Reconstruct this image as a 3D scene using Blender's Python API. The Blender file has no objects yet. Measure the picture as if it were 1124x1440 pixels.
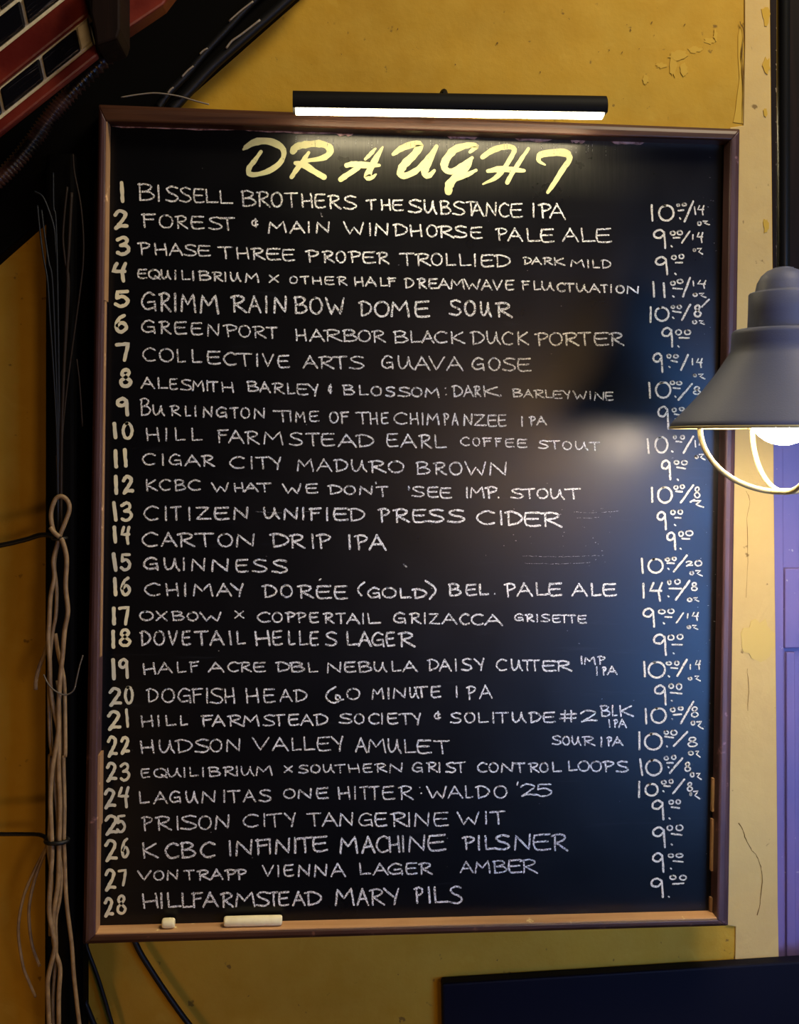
import bpy, math, random
from mathutils import Vector, Matrix
random.seed(7)
S = bpy.context.scene
COL = S.collection
R = math.radians

# ------------------------------------------------------------------ camera
YAW = R(4.2); FPX = 1500.0; CX = 562.0; HY = 615.0
CAM = Vector((0.0, -1.5, 1.6))
FWD = Vector((math.sin(YAW), math.cos(YAW), 0)); RGT = Vector((math.cos(YAW), -math.sin(YAW), 0))
cd = bpy.data.cameras.new('camera'); cam = bpy.data.objects.new('camera', cd); COL.objects.link(cam)
cam.location = CAM; cam.rotation_euler = (R(90), 0, -YAW)
cd.sensor_fit = 'VERTICAL'; cd.sensor_height = 24.0; cd.sensor_width = 24.0*1124/1440
cd.lens = FPX/1440*24.0; cd.shift_y = -(720-HY)/1440.0; cd.clip_start = 0.01
S.camera = cam
S.view_settings.view_transform = 'Standard'; S.view_settings.look = 'None'
S.view_settings.exposure = 0.0; S.view_settings.gamma = 1.0; S.view_settings.use_curve_mapping = False

# ------------------------------------------------------------------ world, room lights and added fill
w = bpy.data.worlds.new('world'); S.world = w; w.use_nodes = True
w.node_tree.nodes['Background'].inputs[0].default_value = (0.55, 0.55, 0.7, 1)
w.node_tree.nodes['Background'].inputs[1].default_value = 0.006

def area(name, loc, target, size, power, col, sy=None):
    l = bpy.data.lights.new(name, 'AREA'); l.energy = power; l.color = col
    l.shape = 'RECTANGLE'; l.size = size; l.size_y = sy or size
    o = bpy.data.objects.new(name, l); COL.objects.link(o); o.location = loc
    o.rotation_euler = (Vector(target)-Vector(loc)).to_track_quat('-Z', 'Y').to_euler(); return o
area('ceiling_light', (1.1, -1.05, 3.45), (0.25, 0, 1.3), 0.6, 40, (1.0, 0.84, 0.60))
bl = area('blue_bar_light', (1.40, -1.75, 1.20), (0.62, 0, 1.3), 0.8, 4.6, (0.16, 0.40, 1.0), 1.1)
bl.data.spread = R(60)
ol = bpy.data.lights.new('low_warm_fill', 'POINT'); ol.energy = 13; ol.color = (1.0, 0.52, 0.16); ol.shadow_soft_size = 0.15  # added unseen fill that warms the lower left of the wall
olo = bpy.data.objects.new('low_warm_fill', ol); COL.objects.link(olo); olo.location = (-1.1, -1.35, 0.45)
pl = bpy.data.lights.new('room_lamp', 'POINT'); pl.energy = 42; pl.color = (1.0, 0.60, 0.30); pl.shadow_soft_size = 0.26
plo = bpy.data.objects.new('room_lamp', pl); COL.objects.link(plo); plo.location = (1.0, -2.9, 1.48)

# ------------------------------------------------------------------ helpers
def ray(px, py): return FWD + RGT*((px-CX)/FPX) + Vector((0, 0, 1))*((HY-py)/FPX)
def at(px, py, Y):
    d = ray(px, py); return CAM + d*((Y-CAM.y)/d.y)
def atd(px, py, dist): return CAM + ray(px, py)*dist

def tag(o, label=None, cat=None, group=None, kind=None):
    if label: o['label'] = label
    if cat: o['category'] = cat
    if group: o['group'] = group
    if kind: o['kind'] = kind
    return o
def thing(name, label, cat, loc=(0, 0, 0), group=None):
    o = bpy.data.objects.new(name, None); COL.objects.link(o); o.location = loc; o.empty_display_size = 0.05
    return tag(o, label, cat, group)
def mesh(name, verts, faces, mat, parent=None, smooth=False):
    base = Vector(parent.location) if parent else Vector((0, 0, 0))
    if parent and parent.parent: base = base + Vector(parent.parent.location)
    me = bpy.data.meshes.new(name); me.from_pydata([tuple(Vector(v)-base) for v in verts], [], faces); me.update()
    if smooth:
        for p in me.polygons: p.use_smooth = True
    me.materials.append(mat)
    o = bpy.data.objects.new(name, me); COL.objects.link(o)
    if parent: o.parent = parent
    return o
def bevel(o, wd=0.002, seg=2):
    m = o.modifiers.new('bevel', 'BEVEL'); m.width = wd; m.segments = seg; m.limit_method = 'ANGLE'; return o
def prism(name, poly, y0, y1, mat, parent=None, bev=0.0):
    """poly: world points of an outline lying in a plane facing the room; extruded from y0 (front) to y1 (back)"""
    n = len(poly)
    v = [(p[0], y0, p[2]) for p in poly] + [(p[0], y1, p[2]) for p in poly]
    a = sum(poly[i][0]*poly[(i+1) % n][2]-poly[(i+1) % n][0]*poly[i][2] for i in range(n))
    idx = list(range(n)) if a > 0 else list(range(n))[::-1]
    f = [idx, [i+n for i in idx[::-1]]]
    for k in range(n):
        i, j = idx[k], idx[(k+1) % n]; f.append([i, i+n, j+n, j])
    o = mesh(name, v, f, mat, parent)
    if bev: bevel(o, bev)
    return o
def pprism(name, pix, yf, y0, y1, mat, parent=None, bev=0.0):
    return prism(name, [at(x, y, yf) for x, y in pix], y0, y1, mat, parent, bev)
def cr(pts, n=6, closed=False):
    pts = [Vector(p) for p in pts]; out = []; m = len(pts)
    if m < 3 and not closed: return pts
    rng = m if closed else m-1
    for i in range(rng):
        if closed: p0, p1, p2, p3 = pts[i-1], pts[i], pts[(i+1) % m], pts[(i+2) % m]
        else:
            p1, p2 = pts[i], pts[i+1]; p0 = pts[i-1] if i else p1*2-p2; p3 = pts[i+2] if i+2 < m else p2*2-p1
        for k in range(n):
            t = k/n
            out.append(0.5*((2*p1)+(p2-p0)*t+(2*p0-5*p1+4*p2-p3)*t*t+(3*p1-p0-3*p2+p3)*t**3))
    out.append(pts[0] if closed else pts[-1]); return out
def tube_vf(pts, rad, seg=8, flat=1.0):
    pts = [Vector(p) for p in pts]; v = []; f = []; N = None
    rr = rad if callable(rad) else (lambda t: rad)
    for i, p in enumerate(pts):
        t = (pts[min(i+1, len(pts)-1)]-pts[max(i-1, 0)]).normalized()
        if N is None:
            N = t.cross(Vector((0, 1, 0)));  N = N if N.length > .1 else t.cross(Vector((1, 0, 0)))
        N = (N-t*N.dot(t)).normalized(); B = t.cross(N); r = rr(i/(len(pts)-1))
        for k in range(seg):
            a = 2*math.pi*k/seg; v.append(p+N*(math.cos(a)*r)+B*(math.sin(a)*r*flat))
    for i in range(len(pts)-1):
        for k in range(seg):
            a = i*seg+k; b = i*seg+(k+1) % seg; f.append([a, b, b+seg, a+seg])
    f.append(list(range(seg))[::-1]); f.append([len(v)-seg+k for k in range(seg)]); return v, f
def tube(name, pts, rad, mat, parent=None, seg=8, flat=1.0):
    v, f = tube_vf(pts, rad, seg, flat); return mesh(name, v, f, mat, parent, True)
def join_vf(parts):
    V = []; F = []
    for v, f in parts:
        b = len(V); V += [Vector(q) for q in v]; F += [[i+b for i in q] for q in f]
    return V, F
def lathe_vf(c, prof, seg=64):
    v = []; f = []
    for r, z in prof:
        for k in range(seg):
            a = 2*math.pi*k/seg; v.append(c+Vector((r*math.cos(a), r*math.sin(a), z)))
    for i in range(len(prof)-1):
        for k in range(seg):
            a = i*seg+k; b = i*seg+(k+1) % seg; f.append([a, b, b+seg, a+seg])
    return v, f
def box_vf(x0, x1, y0, y1, z0, z1):
    v = [(x, y, z) for x in (x0, x1) for y in (y0, y1) for z in (z0, z1)]
    return v, [[0, 1, 3, 2], [4, 6, 7, 5], [0, 4, 5, 1], [2, 3, 7, 6], [0, 2, 6, 4], [1, 5, 7, 3]]

# ------------------------------------------------------------------ materials
def mat(name, col=(.5, .5, .5), rough=.5, spec=.5, metal=0, emit=None, es=0):
    m = bpy.data.materials.new(name); m.use_nodes = True; b = m.node_tree.nodes['Principled BSDF']
    b.inputs['Base Color'].default_value = (*col, 1); b.inputs['Roughness'].default_value = rough
    b.inputs['Specular IOR Level'].default_value = spec; b.inputs['Metallic'].default_value = metal
    if emit: b.inputs['Emission Color'].default_value = (*emit, 1); b.inputs['Emission Strength'].default_value = es
    return m
class G:
    def __init__(s, m): s.m = m; s.t = m.node_tree; s.b = s.t.nodes['Principled BSDF']; s.tc = s.t.nodes.new('ShaderNodeTexCoord'); s.ge = s.t.nodes.new('ShaderNodeNewGeometry')
    def L(s, a, b): s.t.links.new(a, b)
    def map(s, scale=(1, 1, 1), rot=(0, 0, 0)):
        n = s.t.nodes.new('ShaderNodeMapping'); n.inputs['Scale'].default_value = scale; n.inputs['Rotation'].default_value = rot
        s.L(s.ge.outputs['Position'], n.inputs['Vector']); return n.outputs[0]
    def noise(s, sc, det=4, v=None, rough=.55, dist=0):
        n = s.t.nodes.new('ShaderNodeTexNoise'); n.inputs['Scale'].default_value = sc; n.inputs['Detail'].default_value = det
        n.inputs['Roughness'].default_value = rough; n.inputs['Distortion'].default_value = dist
        s.L(v or s.ge.outputs['Position'], n.inputs['Vector']); return n.outputs['Fac']
    def ramp(s, fac, stops):
        n = s.t.nodes.new('ShaderNodeValToRGB'); e = n.color_ramp.elements
        while len(e) < len(stops): e.new(.5)
        for q, (p, c) in zip(e, stops): q.position = p; q.color = (*c, 1) if len(c) == 3 else c
        s.L(fac, n.inputs[0]); return n.outputs[0]
    def mix(s, fac, a, b, mode='MIX'):
        n = s.t.nodes.new('ShaderNodeMix'); n.data_type = 'RGBA'; n.blend_type = mode
        for x, i in ((fac, 0), (a, 6), (b, 7)):
            if isinstance(x, (int, float)): n.inputs[i].default_value = x
            elif isinstance(x, tuple): n.inputs[i].default_value = (*x, 1)
            else: s.L(x, n.inputs[i])
        return n.outputs[2]
    def bump(s, h, st=.3, d=.001):
        n = s.t.nodes.new('ShaderNodeBump'); n.inputs['Strength'].default_value = st; n.inputs['Distance'].default_value = d
        s.L(h, n.inputs['Height']); s.L(n.outputs[0], s.b.inputs['Normal'])
    def col(s, c): s.L(c, s.b.inputs['Base Color'])
BW = lambda a, b: [(a, (0, 0, 0)), (b, (1, 1, 1))]

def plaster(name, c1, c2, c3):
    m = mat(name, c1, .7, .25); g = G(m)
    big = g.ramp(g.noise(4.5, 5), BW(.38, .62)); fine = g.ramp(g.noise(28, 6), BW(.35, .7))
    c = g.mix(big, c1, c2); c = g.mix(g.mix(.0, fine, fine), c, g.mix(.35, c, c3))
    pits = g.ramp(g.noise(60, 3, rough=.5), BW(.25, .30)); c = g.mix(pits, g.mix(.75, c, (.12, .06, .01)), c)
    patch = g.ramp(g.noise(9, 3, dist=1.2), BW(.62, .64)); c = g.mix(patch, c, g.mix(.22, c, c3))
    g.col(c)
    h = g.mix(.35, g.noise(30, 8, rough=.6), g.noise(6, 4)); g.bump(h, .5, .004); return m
OCHRE = plaster('ochre_plaster', (.50, .29, .018), (.42, .235, .012), (.56, .36, .045))
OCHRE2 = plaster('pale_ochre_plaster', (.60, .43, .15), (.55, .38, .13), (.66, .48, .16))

def wood(name, c1, c2, rough=.45, axis='x', spec=.4):
    m = mat(name, c1, rough, spec); g = G(m)
    v = g.map((3, 40, 60) if axis == 'x' else (60, 40, 3))
    n = g.noise(1.6, 6, v, .6, .6); c = g.mix(g.ramp(n, BW(.32, .68)), c1, c2)
    worn = g.ramp(g.noise(40, 5), BW(.66, .74)); c = g.mix(worn, c, tuple(min(1, x*2.6+.02) for x in c2))
    g.col(c); g.bump(n, .35, .001); return m
RAIL = wood('reddish_brown_wood', (.030, .009, .004), (.075, .027, .010))
STILE = wood('reddish_brown_wood_upright', (.04, .018, .018), (.10, .05, .05), axis='z')  # greyer than the rails; bluish light on the stile is in this colour
PALEWOOD = wood('pale_ledge_wood', (.42, .22, .09), (.55, .33, .16), .6, spec=.2)
PALEWOODZ = wood('worn_pale_wood_upright', (.30, .17, .08), (.42, .25, .13), .6, 'z', spec=.2)
PINK = mat('faded_pink_paint', (.50, .28, .24), .8, .1); g = G(PINK); g.col(g.mix(g.ramp(g.noise(120, 3), BW(.35, .6)), (.16, .07, .06), (.6, .38, .32)))
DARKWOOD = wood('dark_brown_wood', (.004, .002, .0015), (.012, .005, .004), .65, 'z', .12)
PURPLE = mat('purple_painted_wood', (.16, .10, .30), .45, .35); g = G(PURPLE)
n1 = g.noise(7, 4, g.map((1, 1, .35))); c = g.mix(g.ramp(n1, BW(.35, .65)), (.095, .09, .26), (.17, .12, .29))
c = g.mix(g.ramp(g.noise(90, 3), BW(.70, .74)), c, (.35, .3, .4)); g.col(c); g.bump(g.noise(30, 5), .2, .002)

BOARD = mat('black_chalkboard', (.004, .005, .007), .33, .34); g = G(BOARD)
h1 = g.noise(2.2, 3); smear = g.noise(3, 6, g.map((2, 1, 22), (0, R(4), 0)), .7, .4)
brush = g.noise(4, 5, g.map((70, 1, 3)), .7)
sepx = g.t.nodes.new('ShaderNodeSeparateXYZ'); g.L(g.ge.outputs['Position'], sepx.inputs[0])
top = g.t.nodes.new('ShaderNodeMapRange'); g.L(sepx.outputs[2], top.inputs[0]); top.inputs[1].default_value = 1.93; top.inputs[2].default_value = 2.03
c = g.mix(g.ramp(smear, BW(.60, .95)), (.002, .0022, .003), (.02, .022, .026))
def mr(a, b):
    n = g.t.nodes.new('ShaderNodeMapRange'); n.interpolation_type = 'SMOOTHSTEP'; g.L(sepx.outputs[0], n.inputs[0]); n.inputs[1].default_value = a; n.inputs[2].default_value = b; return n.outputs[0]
lr = g.mix(mr(-.10, .02), (0, 0, 0), mr(.52, .36)); glow_msk = g.mix(1.0, lr, top.outputs[0], 'MULTIPLY')
c = g.mix(glow_msk, c, g.mix(g.ramp(brush, BW(.35, .85)), (.022, .022, .018), (.075, .072, .058)))  # picture light's glow on the board painted in as lighter brush streaks
g.col(c)
g.L(g.ramp(g.noise(14, 5), [(0.3, (.27,)*3), (.75, (.33,)*3)]), g.b.inputs['Roughness'])

def chalk(name, lo, hi, c1, c2, back=(.01, .012, .016), sc=900):
    m = mat(name, c1, .95, .05); g = G(m)
    n = g.noise(sc, 2, rough=.6); k = g.ramp(n, BW(lo, hi)); t = g.noise(14, 2)
    g.col(g.mix(k, back, g.mix(g.ramp(t, BW(.35, .65)), c1, c2))); return m
CHALK = chalk('white_chalk', .40, .52, (.92, .93, .90), (.80, .81, .78))
CHALKY = chalk('cream_chalk', .32, .48, (.85, .80, .62), (.74, .72, .62))
PAINT = chalk('cream_marker_paint', .12, .30, (.80, .75, .48), (.60, .59, .46), (.26, .25, .2), 260)
TITLE = chalk('pale_yellow_paint', .22, .34, (.58, .56, .30), (.46, .45, .25), (.24, .23, .14), 260)
DUST = chalk('chalk_dust', .45, .6, (.3, .3, .3), (.4, .4, .38), sc=600)

BLACKM = mat('black_metal', (.003, .003, .003), .6, .12)
BLACKR = mat('black_rubber', (.003, .003, .003), .5, .3)
BEAMM = mat('black_stained_timber', (.0012, .0010, .0008), .7, .05)
TAN = mat('tan_cable_sheath', (.32, .19, .085), .5, .35); g = G(TAN); g.col(g.mix(g.ramp(g.noise(60, 4), BW(.35, .65)), (.16, .10, .05), (.28, .185, .09)))
PALECORD = mat('pale_grey_cord', (.24, .20, .15), .5, .3)
SHADE = mat('black_enamel_shade', (.085, .078, .10), .55, .35); g = G(SHADE); g.bump(g.noise(500, 3), .25, .0006)
g.col(g.mix(g.noise(10, 3), (.07, .085, .15), (.11, .12, .18)))
POLE = mat('dark_steel_pole', (.05, .05, .045), .28, .5, .85)
CAGE = mat('yellow_lit_cage_wire', (.42, .36, .17), .4, .5)  # black wire coloured yellow; the bulb's light is in the colour
INNER = mat('white_enamel_reflector', (.75, .72, .62), .4, .4)
BULB = mat('lit_frosted_bulb', (1, 1, 1), .5, .2, 0, (1.0, .82, .60), 140)
TUBEL = mat('lit_diffuser', (1, 1, 1), .5, .2, 0, (1.0, .84, .52), 40)
CHALKSTICK = mat('pale_yellow_chalk', (.80, .72, .42), .9, .1); g = G(CHALKSTICK); g.bump(g.noise(400, 3), .3, .0005); g.col(g.mix(g.noise(120, 3), (.72, .62, .34), (.86, .80, .52)))
RED = mat('glossy_red_paint', (.20, .022, .014), .38, .4); g = G(RED); g.col(g.mix(g.ramp(g.noise(14, 6, g.map((1, 1, 1), (0, R(39), 0))), BW(.35, .68)), (.10, .009, .007), (.24, .035, .02))); g.bump(g.noise(40, 4), .35, .003)
MORTAR = mat('pale_mortar', (.34, .32, .22), .9, .1); g = G(MORTAR); g.col(g.mix(g.noise(80, 5), (.5, .48, .36), (.8, .78, .62))); g.bump(g.noise(150, 5), .5, .002)
GLAZE = mat('black_glazed_brick', (.006, .006, .010), .22, .5); g = G(GLAZE)
mp = g.t.nodes.new('ShaderNodeMapping'); mp.inputs['Scale'].default_value = (6, 1, 130); g.L(g.map((1, 1, 1), (0, R(39), 0)), mp.inputs[0]); st = g.noise(3, 3, mp.outputs[0], .6); g.col(g.mix(g.ramp(st, BW(.62, .74)), (.004, .004, .007), (.07, .07, .09))); g.bump(st, .5, .002)
PANEL = mat('navy_black_panel', (.003, .003, .009), .6, .12)
CRACKM = mat('plaster_crack_dark', (.16, .09, .025), .9, .05)

# ------------------------------------------------------------------ the setting
WY = 0.04
tl = at(-330, -260, WY); bl = at(-330, 1700, WY)
wall = prism('wall_back', [tl, at(1080.5, -260, WY), at(1083, 0, WY), at(1087, 380, WY), at(1088.5, 700, WY), at(1092, 1000, WY), at(1094, 1250, WY), at(1096, 1700, WY), bl], WY, WY+.12, OCHRE)
tag(wall, kind='structure')
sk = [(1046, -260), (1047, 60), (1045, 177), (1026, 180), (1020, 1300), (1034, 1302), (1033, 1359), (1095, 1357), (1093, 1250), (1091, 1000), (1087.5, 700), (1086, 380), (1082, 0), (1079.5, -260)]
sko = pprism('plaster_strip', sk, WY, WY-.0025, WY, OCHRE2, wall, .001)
def ribbon_vf(pts, wd, y):
    v = []; f = []; n = len(pts)
    for i, p in enumerate(pts):
        t = pts[min(i+1, n-1)]-pts[max(i-1, 0)]; t = Vector((t.x, 0, t.z)).normalized(); nn = Vector((-t.z, 0, t.x))
        hw = wd[i]/2
        v += [Vector((p.x, y, p.z))+nn*hw, Vector((p.x, y, p.z))-nn*hw]
        if i: b = 2*i; f.append([b-2, b, b+1, b-1])
    return v, f
def crack(pix, y, wd=.0012):
    p = [at(*q, y) for q in pix]; p = cr(p, 4); n = len(p)
    return ribbon_vf([q+Vector((random.uniform(-1, 1)*.0006, 0, random.uniform(-1, 1)*.0006)) for q in p], [wd*(.4+random.random()*.8) for _ in range(n)], y)
mesh('plaster_crack', *join_vf([crack([(1039, 1157), (1046, 1168), (1049, 1180), (1058, 1196), (1064, 1202), (1069, 1215), (1072, 1232), (1070, 1265), (1065, 1287)], WY-.0029, .0013),
    crack([(1050, 690), (1055, 705), (1051, 730), (1052, 790), (1050, 840)], WY-.0029, .0008),
    crack([(1051, 940), (1053, 965), (1052, 1000)], WY-.0029, .0009)]), CRACKM, wall)
mesh('plaster_seam', *crack([(1041, 30), (1046, 45), (1044, 80), (1046, 120), (1045, 172)], WY-.0032, .0018), CRACKM, wall)

FLAKE = mat('yellow_plaster_flake', (.56, .355, .05), .8, .1)
def flake(cx, cy, rx, ry, n=16, y=WY, th=.0009, m_=FLAKE, ir=.35):
    pts = []
    for i in range(n):
        a = 2*math.pi*i/n; k = 1+random.uniform(-ir, ir); pts.append(at(cx+rx*k*math.cos(a), cy-ry*k*math.sin(a), y))
    prism('plaster_flake', pts[::-1], y-th*random.uniform(.7, 1.6), y+.0005, m_, wall)
for q in ((946, 92, 5, 16), (953, 78, 12, 7), (962, 98, 5, 9), (976, 70, 10, 4), (998, 58, 8, 4), (1006, 50, 3, 7), (930, 92, 7, 4), (908, 112, 4, 9)): flake(*q, 18)
pprism('plaster_flake', [(1041, 36), (1046, 60), (1045.5, 120), (1046, 174), (1031, 172), (1034, 158), (1036, 140), (1040, 110), (1038, 80), (1038, 50)], WY, WY-.001, WY, FLAKE, wall)
for q in ((1084, 92, 5, 10), (1083, 20, 6, 14), (1084, 318, 4, 10), (1082, 158, 3, 7)): flake(q[0]-6, q[1], q[2], q[3], 14, WY-.0025)
flake(1066, 900, 22, 28, 22, WY-.0025, .0006, mat('yellower_column_paint', (.60, .43, .125), .8, .1), .18)
specks = [crack([(x, y), (x+random.uniform(-2, 2), y+random.uniform(1, 3))], WY-.0012, random.uniform(.001, .0022)) for x, y in
  [(882, 34), (887, 41), (918, 30), (920, 49), (964, 33), (899, 68), (856, 70), (876, 73), (842, 72), (1002, 70), (1045, 32), (877, 138), (700, 60), (640, 90), (560, 40), (480, 75), (800, 25), (760, 100), (1040, 1330), (1034, 1345), (930, 1325), (700, 1350), (560, 1370), (420, 1412), (350, 1400)]]
mesh('plaster_specks', *join_vf(specks), CRACKM, wall)['kind'] = 'stuff'

# painted panelled post right of the plaster
PY = 0.075
post = pprism('trim_1', [(1070, 560), (1330, 560), (1330, 1750), (1080, 1750)], PY, PY, PY+.09, PURPLE); tag(post, kind='structure')
pprism('raised_stile', [(1073, 575), (1102, 575), (1103, 797), (1103, 1750), (1075, 1750)], PY-.008, PY-.008, PY, PURPLE, post, .002)
pprism('raised_rail', [(1104, 799), (1320, 803), (1320, 910), (1104, 912)], PY-.008, PY-.008, PY, PURPLE, post, .002)
pprism('lower_panel', [(1106, 917), (1119, 917), (1122, 1700), (1108, 1700)], PY-.005, PY-.005, PY, PURPLE, post, .002)

post2 = pprism('trim_2', [(1068, -260), (1330, -260), (1330, 559), (1068, 559)], PY+.02, PY+.02, PY+.09, DARKWOOD); tag(post2, kind='structure')  # upper post darkened by its material, standing in for shade above the lamp
pprism('upper_post_bead', [(1073, -260), (1096, -260), (1097, 558), (1075, 558)], PY+.008, PY+.008, PY+.02, DARKWOOD, post2, .003)
mesh('paint_flecks', *join_vf([crack([(1094+random.uniform(-3, 2), y), (1095+random.uniform(-3, 3), y+random.uniform(2, 6))], PY+.0074, random.uniform(.001, .0025)) for y in (22, 38, 42, 70, 90, 93, 115, 120, 124, 150, 170, 182, 200, 230, 270, 290, 310, 345, 352)]), PALECORD, post2)

# ------------------------------------------------------------------ black sloping beam and vertical duct on the wall (left)
beam = pprism('timber_beam', [(452, -40), (-80, 430), (-80, 40), (60, -140), (452, -140)], .005, .005, WY-.0004, BEAMM, None, .003)
tag(beam, 'black sloping timber beam on the ochre wall behind the upper left of the menu board', 'beam')
duct = pprism('vertical_duct', [(64, 215), (106, 215), (106, 1560), (62, 1560)], -.03, -.032, .0048, BEAMM, None, .006)
tag(duct, 'black vertical duct running down the wall left of the menu board', 'duct')
ductb = pprism('duct_backing', [(66, 215), (124, 215), (116, 1340), (116, 1560), (64, 1560)], .0, .0048, WY-.0004, BEAMM, duct)

# cables clipped along the beam's lower edge
cb = thing('beam_cable', 'glossy black cable along the sloping beam, the one further from the ochre wall', 'cable', at(330, 60, -.01))
tube('cable_run', cr([at(x, y, -.004) for x, y in [(222, 152), (236, 132), (262, 105), (290, 72), (322, 38), (350, 8), (392, -30)]]), .0055, BLACKR, cb)
v = [at(x, y, -.0085) for x, y in [(234, 130), (240, 124)]]
for a, b in [((236, 131), (244, 123)), ((256, 108), (272, 93)), ((281, 76), (292, 68)), ((322, 30), (356, 2))]:
    tube('painted_glint', cr([at(*a, -.0092), at((a[0]+b[0])/2, (a[1]+b[1])/2-1, -.0096), at(*b, -.0092)]), .0014, PALECORD, cb, 6)  # pale slivers standing in for glints on the glossy cable
cb2 = thing('beam_cable', 'black cable lying right on the lower edge of the sloping beam by the ochre wall', 'cable', at(340, 60, -.01))
tube('cable_run', cr([at(x, y, -.003) for x, y in [(240, 156), (262, 132), (300, 92), (345, 52), (400, 4), (440, -34)]]), .0075, BLACKR, cb2)
tube('painted_edge_glint', cr([at(x, y, -.0102) for x, y in [(318, 68), (326, 58), (340, 48), (366, 28)]]), .0016, PALECORD, cb2, 6)  # pale sliver modelled as the light catching this cable
tw = tube('thin_wire', cr([at(x, y, -.012) for x, y in [(170, 137), (195, 133), (220, 131), (250, 135), (275, 142), (294, 147)]]), .0011, PALECORD, None, 6)
tag(tw, 'thin pale wire sagging over the upper left corner of the board frame', 'wire')

# ribbed hose beneath the red band
hp = cr([at(x, y, -.075) for x, y in [(-60, 300), (-20, 268), (15, 236), (45, 200), (70, 165), (100, 130), (150, 80)]], 24)
hose = thing('ribbed_hose', 'dark ribbed flexible hose below the red and black brick band', 'hose', hp[40])
hm = mat('dark_brown_hose', (.022, .010, .008), .3, .5); gg = G(hm); gg.col(gg.mix(gg.ramp(gg.noise(22, 4), BW(.45, .65)), (.006, .004, .004), (.10, .045, .03)))
N_ = len(hp)
tube('hose_body', hp, lambda t: .010+.0022*math.sin(t*N_*math.pi/1.5), hm, hose, 12)

# red band with glazed bricks
BY = -.20
O0 = Vector((0, 165)); ux, uy = .782, -.623; nx, ny = -.623, -.782
def bp(u, t): u = u+.495*t; return (O0.x+ux*u+nx*t, O0.y+uy*u+ny*t)
def bquad(u0, u1, t0, t1): return [bp(u0, t0), bp(u1, t0), bp(u1, t1), bp(u0, t1)]
band = thing('brick_band', 'sloping red painted band inlaid with black glazed bricks, top left corner', 'brickwork', at(60, 80, BY))
pprism('mortar_bed', bquad(-110, 167, -5, 175), BY, BY, BY+.007, MORTAR, band, .001)
pprism('core', bquad(-110, 165, 0, 175), BY, BY+.007, BY+.05, BEAMM, band)
o = pprism('red_rail', bquad(-110, 172, -20, -3.5), BY, BY-.005, BY+.008, RED, band, .003)
o = pprism('red_rail', bquad(-110, 172, 33, 70.5), BY, BY-.006, BY+.02, RED, band, .003)
tag(band, None, None)
def bricks(t0, t1, us, w=5):
    for a, b in zip(us[:-1], us[1:]):
        ja = w/2+random.uniform(-.5, .5)
        pprism('brick', bquad(a+ja, b-ja, t0, t1), BY, BY-.0035-random.random()*.001, BY+.02, GLAZE, band, .0025)
bricks(2, 30, [-66, 7.6, 82, 149])
bricks(77, 110, [-78, -2, 72.6, 150]); bricks(116, 150, [-115, -40, 35, 110])
pprism('mortar_block', bquad(148, 167, 2, 30), BY, BY-.004, BY+.02, MORTAR, band, .002)
pprism('back_board', [(-90, 255), (-90, -60), (240, -60), (225, 2), (168, 40), (120, 84), (60, 130), (0, 180)], BY+.05, BY+.05, BY+.07, BEAMM, band)
pprism('red_rail', [(160, 41), (160, -50), (262, -50), (226, -3), (195, 18)], BY, BY+.02, BY+.05, RED, band, .003)
br = pprism('wooden_bracket', [(126, -60), (168, -60), (168, 38), (164, 52), (140, 60), (133, 62), (131, 40), (125, 15)], BY-.05, BY-.045, BY+.02, DARKWOOD, None, .003)
tag(br, 'dark brown wooden bracket crossing the red band at the top edge', 'bracket')

# ------------------------------------------------------------------ chalkboard
BYF = -.045; BYS = -.020
bo = [at(135, 141, BYF), at(1047, 176, BYF), at(1031, 1308, BYF), at(112, 1335, BYF)]
bi = [at(149, 170, BYF), at(1028, 197, BYF), at(1009, 1293, BYF), at(134, 1315, BYF)]
bd = thing('chalkboard', 'large framed black chalkboard headed DRAUGHT with a handwritten beer and price list', 'chalkboard', at(572, 740, 0))
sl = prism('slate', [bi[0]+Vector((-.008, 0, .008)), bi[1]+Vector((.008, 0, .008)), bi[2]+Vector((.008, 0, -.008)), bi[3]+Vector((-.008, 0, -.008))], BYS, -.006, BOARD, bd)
names = ['top_rail', 'right_stile', 'bottom_rail', 'left_stile']
for k in range(4):
    a, b = bo[k], bo[(k+1) % 4]; c, d = bi[k], bi[(k+1) % 4]
    prof = [(0, -.0), (0, -.026), (.12, -.034), (.28, -.037), (.34, -.043), (.60, -.045), (.92, -.045), (1, -.043), (1, BYS+.001), (.9, 0)]
    v = []; NS = 1
    for (p, q) in ((a, c), (b, d)):
        for s_, y_ in prof: pt = p.lerp(q, s_); v.append((pt.x, y_, pt.z))
    n = len(prof); f = [[i, i+1, n+i+1, n+i] for i in range(n-1)]+[[n-1, 0, n, 2*n-1], list(range(n))[::-1], list(range(n, 2*n))]
    fo = mesh(names[k], v, f, RAIL if k % 2 == 0 else STILE, bd)
    m = fo.modifiers.new('bevel', 'BEVEL'); m.width = .0012; m.segments = 2; m.limit_method = 'ANGLE'; m.angle_limit = R(40)
# hanging cleats between frame and wall
for y in (235, 1230):
    pprism('wall_cleat', [(300, y), (900, y), (900, y+40), (300, y+40)], 0, -.005, WY-.0004, DARKWOOD, bd)
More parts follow.
